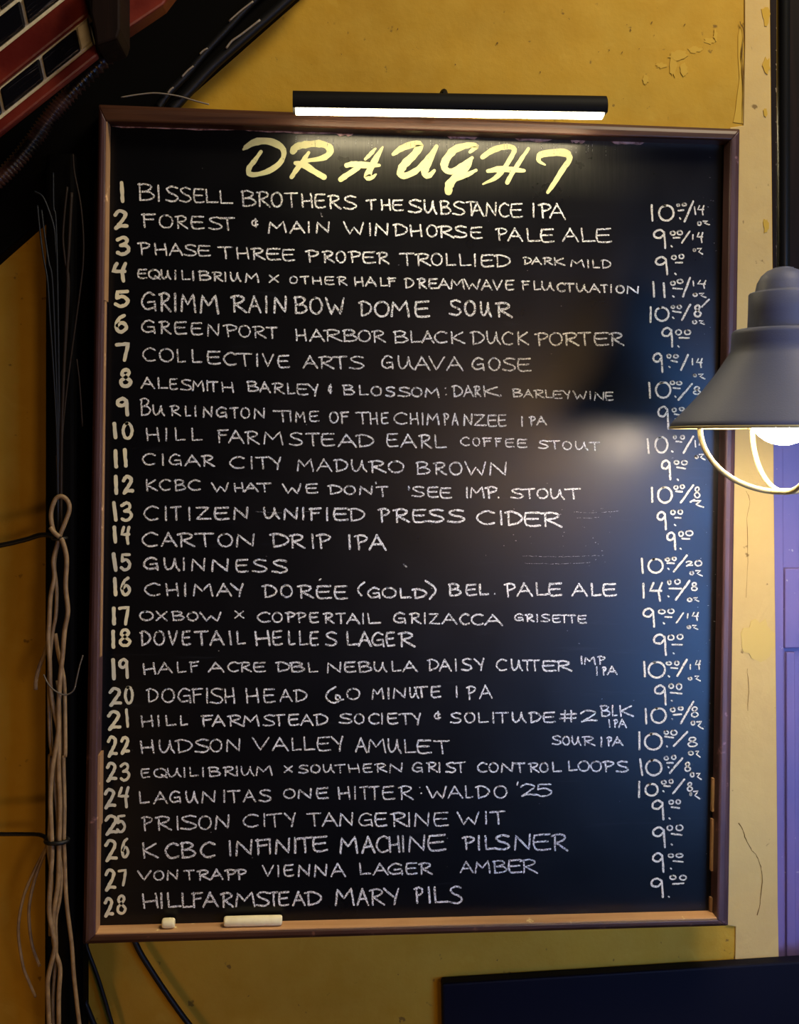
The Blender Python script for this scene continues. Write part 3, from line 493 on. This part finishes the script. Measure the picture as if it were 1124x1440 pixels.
PRICES = [
 (1, "1 145,98,168,240; 0 205,100,340,240; 0 352,92,385,122; 0 395,85,440,118; _ 370,150,410,146; . 383,213; / 420,75,490,240; 1 495,115,515,185; 4 520,105,585,190; o 520,235,560,275; z 565,228,628,272"),
 (1, "9 165,298,275,462; 0 300,312,350,355; 0 355,308,408,352; _ 330,370,382,370; . 315,440; / 398,320,462,412; 1 483,340,493,390; 4 515,325,575,412; o 485,455,515,485; z 520,448,572,508"),
 (1, "9 180,518,290,675; 0 310,508,358,552; 0 370,500,420,545; _ 348,572,402,572; . 345,663"),
 (1, "1 158,720,182,855; 1 243,732,268,860; 0 303,718,350,760; 0 355,702,412,745; _ 330,780,400,785; . 328,845; / 408,695,465,845; 1 485,715,500,768; 4 520,712,600,785; o 485,815,528,850; z 535,812,600,860"),
 (1, "1 138,925,152,1060; 0 175,925,300,1052; 0 307,915,345,948; 0 355,912,400,950; _ 325,965,390,975; . 328,1018; / 400,912,465,1035; 8 490,910,560,1015; / 560,870,618,930; o 480,1035,525,1072; z 535,1035,585,1078"),
 (1, "9 232,1092,332,1258; 0 342,1110,400,1162; 0 415,1112,475,1160; _ 380,1180,455,1182; . 370,1250"),
 (1, "9 160,1298,250,1468; 0 272,1310,315,1350; 0 325,1312,375,1350; _ 312,1365,360,1375; . 298,1417; / 392,1320,448,1440; 1 478,1345,490,1405; 4 510,1345,570,1425; o 488,1470,520,1500; z 530,1465,590,1518"),
 (2, "1 125,212,150,350; 0 180,208,315,350; 0 300,202,345,240; 0 350,205,403,242; _ 330,262,385,266; . 345,332; / 370,230,480,358; 8 485,248,555,318; o 500,365,535,400; z 545,365,590,400"),
 (2, "9 200,405,300,600; 0 315,420,358,462; 0 372,415,422,452; _ 340,475,388,482; . 348,517"),
 (2, "1 112,668,138,798; 0 175,652,290,795; 0 325,642,358,680; 0 382,642,425,682; _ 350,695,395,700; . 320,777; / 412,655,490,788; 1 500,685,515,745; 4 530,690,580,762; o 500,805,535,838; z 535,790,592,850"),
 (2, "9 228,840,315,1010; 0 330,845,380,885; 0 390,845,448,890; _ 360,905,425,915; . 365,1005"),
 (2, "1 148,1062,168,1192; 0 197,1058,325,1200; 0 330,1048,372,1088; 0 380,1042,425,1082; _ 352,1100,400,1102; / 390,1050,490,1190; 8 495,1060,550,1155; / 470,1168,500,1185; z 490,1165,580,1235"),
 (2, "9 193,1258,280,1415; 0 303,1248,350,1292; 0 362,1245,410,1290; _ 345,1312,388,1314; . 342,1372"),
 (3, "9 272,100,355,255; 0 368,95,415,145; 0 425,88,492,140; _ 400,158,460,160; . 388,240"),
 (3, "1 65,312,90,445; 0 118,315,252,442; 0 258,310,305,345; 0 315,302,358,340; _ 280,355,335,357; . 290,403; / 332,295,438,425; 2 428,335,490,385; 0 500,330,565,385; o 458,418,498,455; z 505,408,570,465"),
 (3, "1 78,515,98,645; 4 130,508,250,670; 0 278,490,315,535; 0 335,482,390,532; _ 298,562,392,562; . 288,625; / 350,500,460,652; 8 470,510,528,582; o 438,635,485,672; z 490,628,540,672"),
 (3, "9 80,715,185,880; 0 203,728,268,772; 0 280,722,340,768; _ 262,792,315,793; . 250,842; / 355,760,410,840; 1 440,762,448,808; 4 475,752,540,828; o 435,858,475,890; z 480,852,532,898"),
 (3, "9 165,925,280,1108; 0 280,932,340,985; 0 355,928,412,978; _ 320,1015,400,1017; . 332,1087"),
 (3, "1 85,1145,108,1280; 0 120,1148,270,1292; 0 265,1150,320,1185; 0 335,1145,380,1188; _ 310,1205,362,1207; . 292,1273; / 362,1138,438,1270; 1 462,1172,472,1220; 4 500,1140,555,1222; o 445,1275,485,1308; z 500,1262,552,1315"),
 (4, "9 270,110,435,378; 0 450,100,525,170; 0 545,95,630,185; _ 480,215,618,230; . 495,318"),
 (4, "1 150,410,188,622; 0 222,400,435,612; 0 470,400,545,468; 0 570,388,648,445; _ 515,498,615,490; . 498,550; / 608,330,768,605; 8 732,390,838,530; o 732,568,795,635; z 805,568,902,685"),
 (4, "1 72,705,100,945; 0 140,722,382,950; 0 390,690,460,750; 0 475,682,568,762; _ 408,772,512,785; . 435,895; / 520,715,692,890; 8 688,775,825,905; o 698,950,775,1015; z 790,940,860,1040"),
 (4, "1 80,1045,135,1272; 0 155,1055,378,1275; 0 390,1015,460,1075; 0 485,1000,555,1070; _ 435,1105,508,1105; . 452,1160; / 470,1045,630,1230; 8 650,1090,740,1215; o 722,1220,785,1290; z 800,1222,875,1325"),
 (5, "1 58,130,75,305; 0 118,150,265,290; 0 285,120,345,170; 0 362,108,415,162; _ 318,182,378,185; . 312,235; / 412,115,522,255; 8 545,140,612,238; o 572,245,605,285; z 610,222,685,318"),
 (5, "9 190,318,325,530; 0 360,318,420,372; 0 432,315,490,370; _ 395,395,470,405; . 372,510"),
 (5, "9 197,590,340,812; 0 342,575,410,638; 0 432,568,515,640; _ 395,665,495,678; . 395,775"),
 (5, "9 195,852,325,1062; 0 355,862,420,912; 0 432,860,515,912; _ 412,940,510,952; . 388,1018"),
 (5, "9 180,1108,320,1315; 0 370,1080,445,1135; 0 470,1080,550,1140; _ 408,1175,515,1168; . 365,1303"),
]
NM = {1: (140, 250, 8.0), 2: (140, 400, 7.2), 3: (140, 580, 7.2), 4: (140, 770, 7.2), 5: (140, 950, 8.47), 6: (140, 1100, 7.2)}
NUMS = [(1, "1 228,35,280,285"), (1, "2 155,352,328,590"), (1, "3 178,650,350,880"), (1, "4 128,945,320,1182"),
 (2, "5 145,50,305,238"), (2, "6 148,295,295,495"), (2, "7 153,578,310,785"), (2, "8 195,848,335,1045"), (2, "9 165,1138,303,1335"),
 (3, "1 130,95,180,270; 0 225,95,345,278"), (3, "1 143,370,187,568; 1 238,360,285,558"), (3, "1 145,632,190,835; 2 225,632,350,835"), (3, "1 127,893,185,1108; 3 208,900,338,1108"), (3, "1 132,1145,178,1330; 4 208,1148,318,1340"),
 (4, "1 125,50,182,248; 5 205,50,322,240"), (4, "1 137,298,180,495; 6 210,293,322,490"), (4, "1 127,598,165,790; 7 190,585,308,790"), (4, "1 120,832,158,1025; 8 190,820,325,1005"), (4, "1 118,1120,165,1345; 9 190,1115,300,1332"),
 (5, "2 108,135,270,372; 0 292,122,408,345"), (5, "2 90,410,262,660; 1 305,392,352,622"), (5, "2 88,712,220,980; 2 245,718,365,945"), (5, "2 75,1025,215,1275; 3 238,1030,368,1262"),
 (6, "2 42,58,170,275; 4 180,42,308,262"), (6, "2 50,325,195,545; 5 165,322,268,515"), (6, "2 50,572,185,812; 6 215,560,305,768"), (6, "2 48,872,172,1108; 7 182,872,278,1055"), (6, "2 42,1162,148,1372; 8 168,1138,275,1338")]
def boxed(tab, spec, wfun, jit=.2, insf=.5):
    k_, s_ = spec; ox, oy, sc = tab[k_]; out = []
    for it in s_.split(';'):
        ch, cc = it.strip().split(' '); q = [float(a) for a in cc.split(',')]
        if len(q) == 2: q = [q[0]-3, q[1]-3, q[0]+5, q[1]+4]
        x0, y0, x1, y1 = ox+q[0]/sc, oy+q[1]/sc, ox+q[2]/sc, oy+q[3]/sc
        wd, mm = wfun(ch, x1-x0, y1-y0); ins = mm*insf if ch not in '_./' else 0
        if ch == '1' : # upright stroke: keep its lean
            out += [stroke([(x0+wd*.5, y0+wd*.5), ((x0+x1)/2, (y0+y1)/2), (x1-wd*.5, y1-wd*.5)], wd, False, jit)]; continue
        if ch == '_': out += [stroke([(x0, y0), (x1, y1)], wd, False, jit)]; continue
        out += glyph(ch, x0, x1, y0, y1, y0, y1, wd, ins, jit)
    return out
for i in range(28):
    a = LINES[i]; wpx = a[2] if len(a) > 2 else 2.3; parts = []
    for wd in a[1]: 
        small = abs(wd[4]-wd[3])/SC < 13.5
        mesh('written_word', *join_vf(word(*wd[:7], wpx*(.88 if small else 1.0))), CHALK, bd)
    def pw(ch, w_, h_):
        big = h_ > 18
        s_ = 2.9 if big else (2.1 if ch not in '_/' else 2.4)
        return (s_, s_)
    o = mesh('price', *join_vf(boxed(PR, PRICES[i], pw)), CHALKY, bd)
    def nw(ch, w_, h_): s_ = (5.0 if ch in '12' or i < 9 else 4.2) if i < 19 else (4.4 if ch == '2' else 3.7); return (s_, s_)
    o = mesh('line_number', *join_vf(boxed(NM, NUMS[i], nw, .25)), PAINT, bd)
o = 0
def T(ox, oy, sc, s_): return [(ox+float(a.split(',')[0])/sc, oy+float(a.split(',')[1])/sc) for a in s_.split()], [float(a.split(',')[2])/sc for a in s_.split()]
TT = []
t1 = (335, 185, 4.683); t2 = (565, 185, 4.323)
letters = {
 'D': [(t1, "35,118,14 60,98,34 110,70,44 190,62,44 260,85,46 297,120,36 298,165,30 268,215,34 200,260,34 120,283,30 72,275,34 75,235,34 110,190,28 150,132,22")],
 'R': [(t1, "360,132,40 385,100,46 460,84,44 535,80,46 595,100,46 603,140,42 555,175,36 450,192,24"), (t1, "465,138,20 430,190,30 385,250,32 352,300,24"), (t1, "378,208,28 440,222,40 500,262,38 565,300,40")],
 'A': [(t1, "838,182,16 875,145,26 905,112,12"), (t1, "953,102,14 915,165,36 875,240,40 852,295,46 885,300,28 910,280,10"), (t1, "715,222,30 760,214,38 830,220,40 930,222,20"), (t1, "790,238,30 730,278,36 675,315,34")],
 'U': [((0, 0, 1), "553,217,5 568,207,9 590,202,9 584,216,10 568,232,11 563,244,10 571,247,9 588,238,8 603,222,8 614,206,6"), ((0, 0, 1), "614,206,6 604,226,9 597,242,10 603,247,8 611,240,4")],
 'G': [(t2, "415,125,18 455,88,30 400,84,34 320,112,44 268,175,46 262,222,42 300,243,34 360,210,30 428,160,20"), (t2, "425,165,18 400,215,34 330,275,44 290,325,50 285,365,44"), (t2, "330,290,26 400,262,28 452,235,16")],
 'H': [(t2, "492,155,26 560,110,40 640,92,30 685,108,32 655,175,26 585,270,30 495,320,10"), (t2, "770,105,18 720,180,26 670,258,28 642,310,26"), (t2, "525,240,20 600,228,38 680,232,32 745,238,18")],
 'T': [(t2, "872,202,10 835,178,24 845,142,36 920,128,44 1000,132,50 1020,170,32 980,230,32 930,310,30 888,370,22")],
}
for ch, sts in letters.items():
    parts = []
    for tr, s_ in sts:
        p_, w_ = T(*tr, s_); parts.append(stroke(p_, [q*1.02 for q in w_], True, .15))
    mesh('title_letter', *join_vf(parts), TITLE, bd)
# chalk flecks
fl = []
for _ in range(150):
    x = random.uniform(160, 1005); y = random.uniform(215, 1275)
    if random.random() < .45: x = random.uniform(980, 1008)
    if random.random() < .2: x, y = random.uniform(720, 860), random.uniform(715, 800)
    l_ = random.uniform(.5, 2.2); an = random.uniform(0, 3.1)
    fl.append(stroke([(x, y), (x+l_*math.cos(an), y+l_*.4*math.sin(an))], random.uniform(.4, 1.0), False, .1))
fl.append(stroke([(568, 794), (572, 797)], 2.2, False, .1)); fl.append(stroke([(451, 299), (453, 304)], 2.0, False, .1))
for x0, y0, x1 in ((735, 782, 850), (738, 792, 830), (808, 720, 870), (812, 728, 845), (360, 720, 440)):
    fl.append(stroke([(x0, y0), ((x0+x1)/2, y0+1), (x1, y0-1)], .5, False, .5))
for k in range(46):     # brush bristle marks under the top rail
    x = random.uniform(400, 870); fl.append(stroke([(x, 190+(x-400)*.028+random.random()*4), (x+random.uniform(-.6, .6), 198+(x-400)*.028+random.random()*9)], random.uniform(.3, .7), False, .1))
tag(mesh('chalk_flecks', *join_vf(fl), DUST, bd), kind='stuff')

# ------------------------------------------------------------------ chalk sticks on the ledge
def ledge_z(px): 
    t = (px-134)/(1009-134); return bi[3].lerp(bi[2], t).z+.0017
def stick(px0, px1, r, label, y=-.0325):
    a = at(px0, 1300, y); b = at(px1, 1300, y); a.z = ledge_z(px0)+r; b.z = ledge_z(px1)+r
    d = (b-a).normalized(); L_ = (b-a).length
    pts = []; rad = []
    for t, q in ((0, .72), (.0012/L_, .93), (.0035/L_, 1), (.5, 1.02), (1-.0035/L_, 1), (1-.0012/L_, .93), (1, .7)):
        pts.append(a.lerp(b, t)); rad.append(r*q)
    v = []; f = []; seg = 20
    N = d.cross(Vector((0, 1, 0))).normalized(); B = d.cross(N)
    for p, q in zip(pts, rad):
        for k in range(seg): an = 2*math.pi*k/seg; v.append(p+N*math.cos(an)*q+B*math.sin(an)*q)
    for i in range(len(pts)-1):
        for k in range(seg): f.append([i*seg+k, i*seg+(k+1) % seg, (i+1)*seg+(k+1) % seg, (i+1)*seg+k])
    f += [list(range(seg))[::-1], [len(v)-seg+k for k in range(seg)]]
    o = mesh('chalk_stick', v, f, CHALKSTICK, None, True); o.data.polygons[-1].use_smooth = False; o.data.polygons[-2].use_smooth = False
    return tag(o, label, 'chalk')
stick(228, 246, .0066, 'short stub of pale yellow chalk at the left of the board ledge')
stick(315, 397, .0068, 'long stick of pale yellow chalk on the board ledge')

# ------------------------------------------------------------------ picture light above the board
LYc = -.092
pa = at(412, 147, LYc); pb = at(851, 154, LYc)
pz = (pa.z+pb.z)/2
pic = thing('picture_light', 'slim black tubular picture light glowing above the chalkboard', 'lamp', ((pa.x+pb.x)/2, LYc, pz))
n = 28; rb = .0165; v = []; f = []
cut = -.42
prof = []
for k in range(n+1):
    a = R(-32)+(R(244))*k/n; prof.append((math.cos(a)*rb, math.sin(a)*rb))
for X in (pa.x, pb.x):
    zz = pa.z if X == pa.x else pb.z
    for y_, z_ in prof: v.append((X, LYc+y_, zz+z_+.001))
m_ = n+1
f = [[i, i+1, m_+i+1, m_+i] for i in range(n)]+[[m_-1, 0, m_, 2*m_-1], list(range(m_))[::-1], list(range(m_, 2*m_))]
h = mesh('lamp_housing', v, f, BLACKM, pic)
yb = math.sin(R(-32))*rb; hw = math.cos(R(-32))*rb*.93
v = []; seg = 10
for X, zz in ((pa.x+.004, pa.z), (pb.x-.004, pb.z)):
    for k in range(seg+1):
        t = -1+2*k/seg; v.append((X, LYc+t*hw, zz+.001+yb-.0006-(1-t*t)*.0045))
m_ = seg+1
f = [[i, m_+i, m_+i+1, i+1] for i in range(seg)]+[[0, seg, m_+seg, m_], list(range(m_)), list(range(m_, 2*m_))[::-1]]
mesh('light_diffuser', v, f, TUBEL, pic)
pm = at(628, 150, LYc)
tube('mounting_arm', cr([(pm.x, LYc+.004, pz+.015), (pm.x, LYc+.03, pz+.030), (pm.x, LYc+.08, pz+.036), (pm.x, WY-.004, pz+.036)]), .004, BLACKM, pic)
mesh('mounting_plate', *box_vf(pm.x-.02, pm.x+.02, WY-.006, WY-.0004, pz+.026, pz+.046), BLACKM, pic)
tube('end_screw', [(pm.x-.004, LYc, pz+.0165), (pm.x-.004, LYc, pz+.0195)], .003, BLACKM, pic)

# ------------------------------------------------------------------ caged pendant lamp on the right
DL = 1.20; K = DL/FPX
pc = atd(1102, 600, DL)      # rim centre
pend = thing('pendant_lamp', 'dark enamel barn pendant lamp with wire cage and lit bulb, right edge', 'lamp', pc)
def pr(r, y): return (r*K, (600-y)*K)
sh = [pr(154, 600.5), pr(154.5, 597), pr(151, 592), pr(136, 577), pr(122, 562), pr(108, 546), pr(92, 525), pr(84, 513), pr(76, 501), pr(71.5, 494), pr(70.5, 484), pr(70, 471), pr(69, 466.5), pr(66, 464), pr(50, 463)]
inn = [pr(48, 470), pr(64, 470), pr(68, 490), pr(80, 515), pr(104, 548), pr(132, 580), pr(150, 600.5), pr(154, 600.5)]
mesh('lamp_shade', *lathe_vf(pc, sh, 96), SHADE, pend, True)
o = mesh('shade_lining', *lathe_vf(pc, inn, 96), INNER, pend, True)
mesh('lamp_neck', *lathe_vf(pc, [pr(50, 470), pr(48.5, 462), pr(47.5, 440), pr(47, 414), pr(45.5, 412), pr(39, 411.5), pr(38, 409), pr(35.5, 398), pr(30, 388), pr(22, 381), pr(13, 377.5), pr(6, 377)], 72), SHADE, pend, True)
mesh('shade_rim', *lathe_vf(pc, [pr(154, 599), pr(156, 600), pr(156, 602.5), pr(153, 603), pr(151, 601), pr(152, 599)], 96), CAGE, pend, True)  # rim lip takes the cage yellow, its lit edge put into the colour
mesh('hanging_pole', *lathe_vf(pc, [pr(9, 379), pr(9, -330)], 32), POLE, pend, True)
mesh('pole_collar', *lathe_vf(pc, [pr(9, 376), pr(14, 377), pr(14, 382), pr(9, 383)], 32), SHADE, pend, True)
mesh('bulb_socket', *lathe_vf(pc, [pr(0, 468), pr(20, 468), pr(20, 520), pr(17, 532), pr(0, 533)], 32), BLACKM, pend, True)
bc = 577.5; rb_ = 48.5
bpf = [pr(15, 526), pr(18, 530)]+[pr(rb_*math.sin(R(a)), bc-rb_*math.cos(R(a))) for a in range(24, 181, 6)]
bpf[-1] = pr(.01, bc+rb_)
mesh('bulb', *lathe_vf(pc, bpf, 48), BULB, pend, True)
for k in range(4):
    an = R(-2+90*k); dx, dy = math.cos(an), math.sin(an)
    pts = []
    for i in range(15):
        t = R(90*i/14); r_ = 119*math.cos(t); y_ = 600+92*math.sin(t)
        pts.append(pc+Vector((dx*r_*K, dy*r_*K, (600-y_)*K)))
    pts[-1] = pts[-1]+Vector((0, 0, 0)); pts = [pts[0]+Vector((0, 0, .004))]+pts
    tube('cage_wire', pts, .0031, CAGE, pend, 10)
    c0 = pts[1]; tube('cage_lug', [c0+Vector((0, 0, -.002)), c0+Vector((0, 0, .006))], .0055, CAGE, pend, 10)
cpts = [pc+Vector((math.cos(a)*.013, math.sin(a)*.013, -(91)*K)) for a in [2*math.pi*i/20 for i in range(21)]]
tube('cage_ring', cpts, .0028, CAGE, pend, 8)

# ------------------------------------------------------------------ dark panel at the lower right
dp = pprism('wall_board', [(622, 1384), (1180, 1349), (1180, 1600), (626, 1600)], WY-.022, WY-.022, WY-.0006, PANEL, None, .003)
tag(dp, 'plain blue-black panel on the wall below the chalkboard, lower right', 'board')

# ------------------------------------------------------------------ tied cable bundle at the left
CY = -.054
def pxp(ox, oy, sc, pts, y=CY): return [at(ox+a/sc, oy+b/sc, y) for a, b in pts]
q5 = (0, 680, 3.79); q6 = (0, 1050, 3.693)
bun = thing('cable_bundle', 'bundle of tan cables tied in two places left of the chalkboard', 'cables', at(82, 1000, CY))
def full(pts5, pts6): return [(a/3.79, 680+b/3.79) for a, b in pts5]+[(a/3.693, 1050+b/3.693) for a, b in pts6]
strands = [
 (full([(318, 285), (285, 250), (272, 160), (295, 85), (330, 68), (362, 95), (370, 140), (350, 200), (322, 270), (305, 330), (285, 410), (290, 500), (270, 600), (262, 750), (258, 830), (265, 950), (270, 1100), (290, 1220), (312, 1330)], [(305, 130), (312, 300), (308, 480), (305, 600), (300, 720), (275, 900), (285, 1050), (312, 1150), (305, 1300), (306, 1500)]), .0030, -.006),
 (full([(325, 292), (335, 310), (355, 400), (350, 550), (362, 680), (345, 780), (335, 900), (320, 1050), (312, 1200), (310, 1330)], [(270, 130), (262, 280), (268, 460), (270, 560), (262, 700), (255, 850), (272, 960), (285, 1040), (250, 1200), (250, 1320), (258, 1500)]), .0031, -.010),
 (full([(312, 300), (290, 430), (302, 560), (298, 700), (280, 800), (262, 1000), (262, 1200), (270, 1400)], [(290, 60), (285, 200), (300, 390), (298, 500), (318, 640), (312, 780), (290, 900), (292, 1060), (275, 1300), (278, 1500)]), .0024, -.002),
 (full([(295, 800), (310, 900), (340, 1040), (346, 1200), (348, 1440)], [(330, 60), (335, 300), (332, 480), (335, 560), (345, 800), (372, 1020), (385, 1200), (412, 1440), (420, 1520)]), .0027, .000),
 (full([(262, 1150), (268, 1300), (275, 1440)], [(258, 60), (262, 300), (255, 470), (250, 520), (270, 700), (262, 850), (262, 980)]), .0026, .002),
 (full([(305, 1050), (318, 1200), (325, 1440)], [(318, 60), (322, 250), (318, 470), (320, 600), (305, 760), (285, 900)]), .0024, .004),
]
for pts, r_, dy in strands: tube('cable', cr([at(x, y, CY+dy) for x, y in pts], 5), r_, TAN, bun, 8)
tube('cable', cr(pxp(*q5, [(318, 285), (290, 262), (268, 232)], CY-.012)), .0030, TAN, bun)
tube('loose_cable_end', cr(pxp(*q5, [(262, 820), (240, 900), (212, 970), (192, 1045), (190, 1098)], CY+.008)), .0028, TAN, bun)
tube('loose_cable_end', cr(pxp(*q6, [(262, 470), (238, 525), (180, 640), (122, 780), (95, 950), (118, 1130), (150, 1220), (185, 1300)], CY+.012)), .0021, TAN, bun)
tube('loose_cable_end', cr(pxp(*q6, [(262, 480), (225, 570), (178, 700), (150, 850), (165, 1020), (205, 1140)], CY+.010)), .0022, TAN, bun)
GREYS = mat('dim_grey_string', (.10, .085, .07), .6, .2)
gw = tube('grey_string', cr(pxp(*q5, [(232, 1018), (262, 1075), (305, 1112), (350, 1126), (392, 1102), (410, 1035), (425, 970), (442, 915)], CY-.014)), .0010, GREYS, bun, 6)
def tie(c, r_): return [Vector(c)+Vector((math.cos(a)*r_, math.sin(a)*r_*.75, 0)) for a in [2*math.pi*i/20 for i in range(21)]]
tube('black_tie', tie(at(84, 757, CY-.004), .0085), .0026, BLACKR, bun)
tube('black_tie', tie(at(80, 1182, CY-.002), .0145), .0030, BLACKR, bun)
c1 = tube('black_cable', cr([at(x, y, -.012-.02*t) for x, y, t in [(-60, 777, 0), (0, 767, .3), (35, 759, .6), (60, 752, 1), (82, 756, 1.3)]]), .0034, BLACKR)
tag(c1, 'black cord from the left edge to the upper tie of the cable bundle', 'cable')
c2 = tube('black_cable', cr([at(x, y, -.012-.02*t) for x, y, t in [(-60, 1172, 0), (0, 1173, .3), (35, 1173, .6), (56, 1174, 1), (70, 1181, 1.4)]]), .0028, BLACKR)
tag(c2, 'black cord from the left edge to the lower tie of the cable bundle', 'cable')

# faint dark wires higher up on the duct
wb = thing('wire_bundle', 'faint dark wires hanging over the duct above the tied cables', 'wires', at(90, 400, -.04))
WIRE = mat('dark_blue_wire', (.008, .011, .016), .5, .3); WIREB = mat('dark_brown_wire', (.014, .008, .005), .6, .2)
def zz(pts, y): return cr([at(a/4.967, 130+b/4.967, y) for a, b in pts])
for i_, (pts, mt, r_) in enumerate([([(262, 790), (275, 930), (300, 1130), (330, 1300), (345, 1500), (360, 1800)], WIRE, .0012), ([(290, 820), (310, 980), (340, 1180), (370, 1380), (385, 1700)], WIRE, .0012),
      ([(240, 690), (300, 730), (350, 850), (380, 960), (390, 1100), (400, 1300), (405, 1700)], WIRE, .0012), ([(372, 560), (375, 800), (395, 1000), (402, 1200)], WIRE, .0011),
      ([(470, 660), (450, 850), (440, 1020), (455, 1180), (480, 1400), (500, 1700)], WIREB, .0016), ([(500, 700), (490, 900), (480, 1100), (470, 1250), (470, 1400), (480, 1700)], WIREB, .0022),
      ([(510, 430), (520, 560), (560, 760), (580, 960), (582, 1150), (560, 1380), (540, 1600)], WIREB, .0012)]):
    tube('wire', cr([at(a/4.967, 130+b/4.967, -.040) for a, b in pts[:-1]]+[at(84+(i_-3)*1.5, 600, -.044), at(84+(i_-3)*.8, 752, -.050)]), r_, mt, wb, 6)
tube('wire', cr([at(x, y, -.039) for x, y in [(80, 640), (81, 670), (82, 690), (84, 720), (86, 745)]]), .0012, TAN, wb, 6)
tube('wire', cr([at(x, y, -.039) for x, y in [(108, 505), (112, 540), (116, 600)]]), .0010, WIREB, wb, 6)

# black cables below the board
for pts, r_, lb in [([(112, 1300), (124, 1338), (136, 1370), (148, 1408), (160, 1450), (172, 1500)], .0030, 'thin black cable sloping down from under the lower left board corner'),
                    ([(180, 1300), (195, 1335), (215, 1368), (240, 1405), (268, 1443), (300, 1480)], .0042, 'thick black cable sloping down beneath the chalk stub, right of the thin one'),
                    ([(103, 1330), (112, 1385), (122, 1415), (138, 1455), (150, 1500)], .0040, 'short black cable beside the foot of the duct in the lower left')]:
    o = tube('black_cable', cr([at(x, y, WY-.016) for x, y in pts]), r_, BLACKR); tag(o, lb, 'cable')
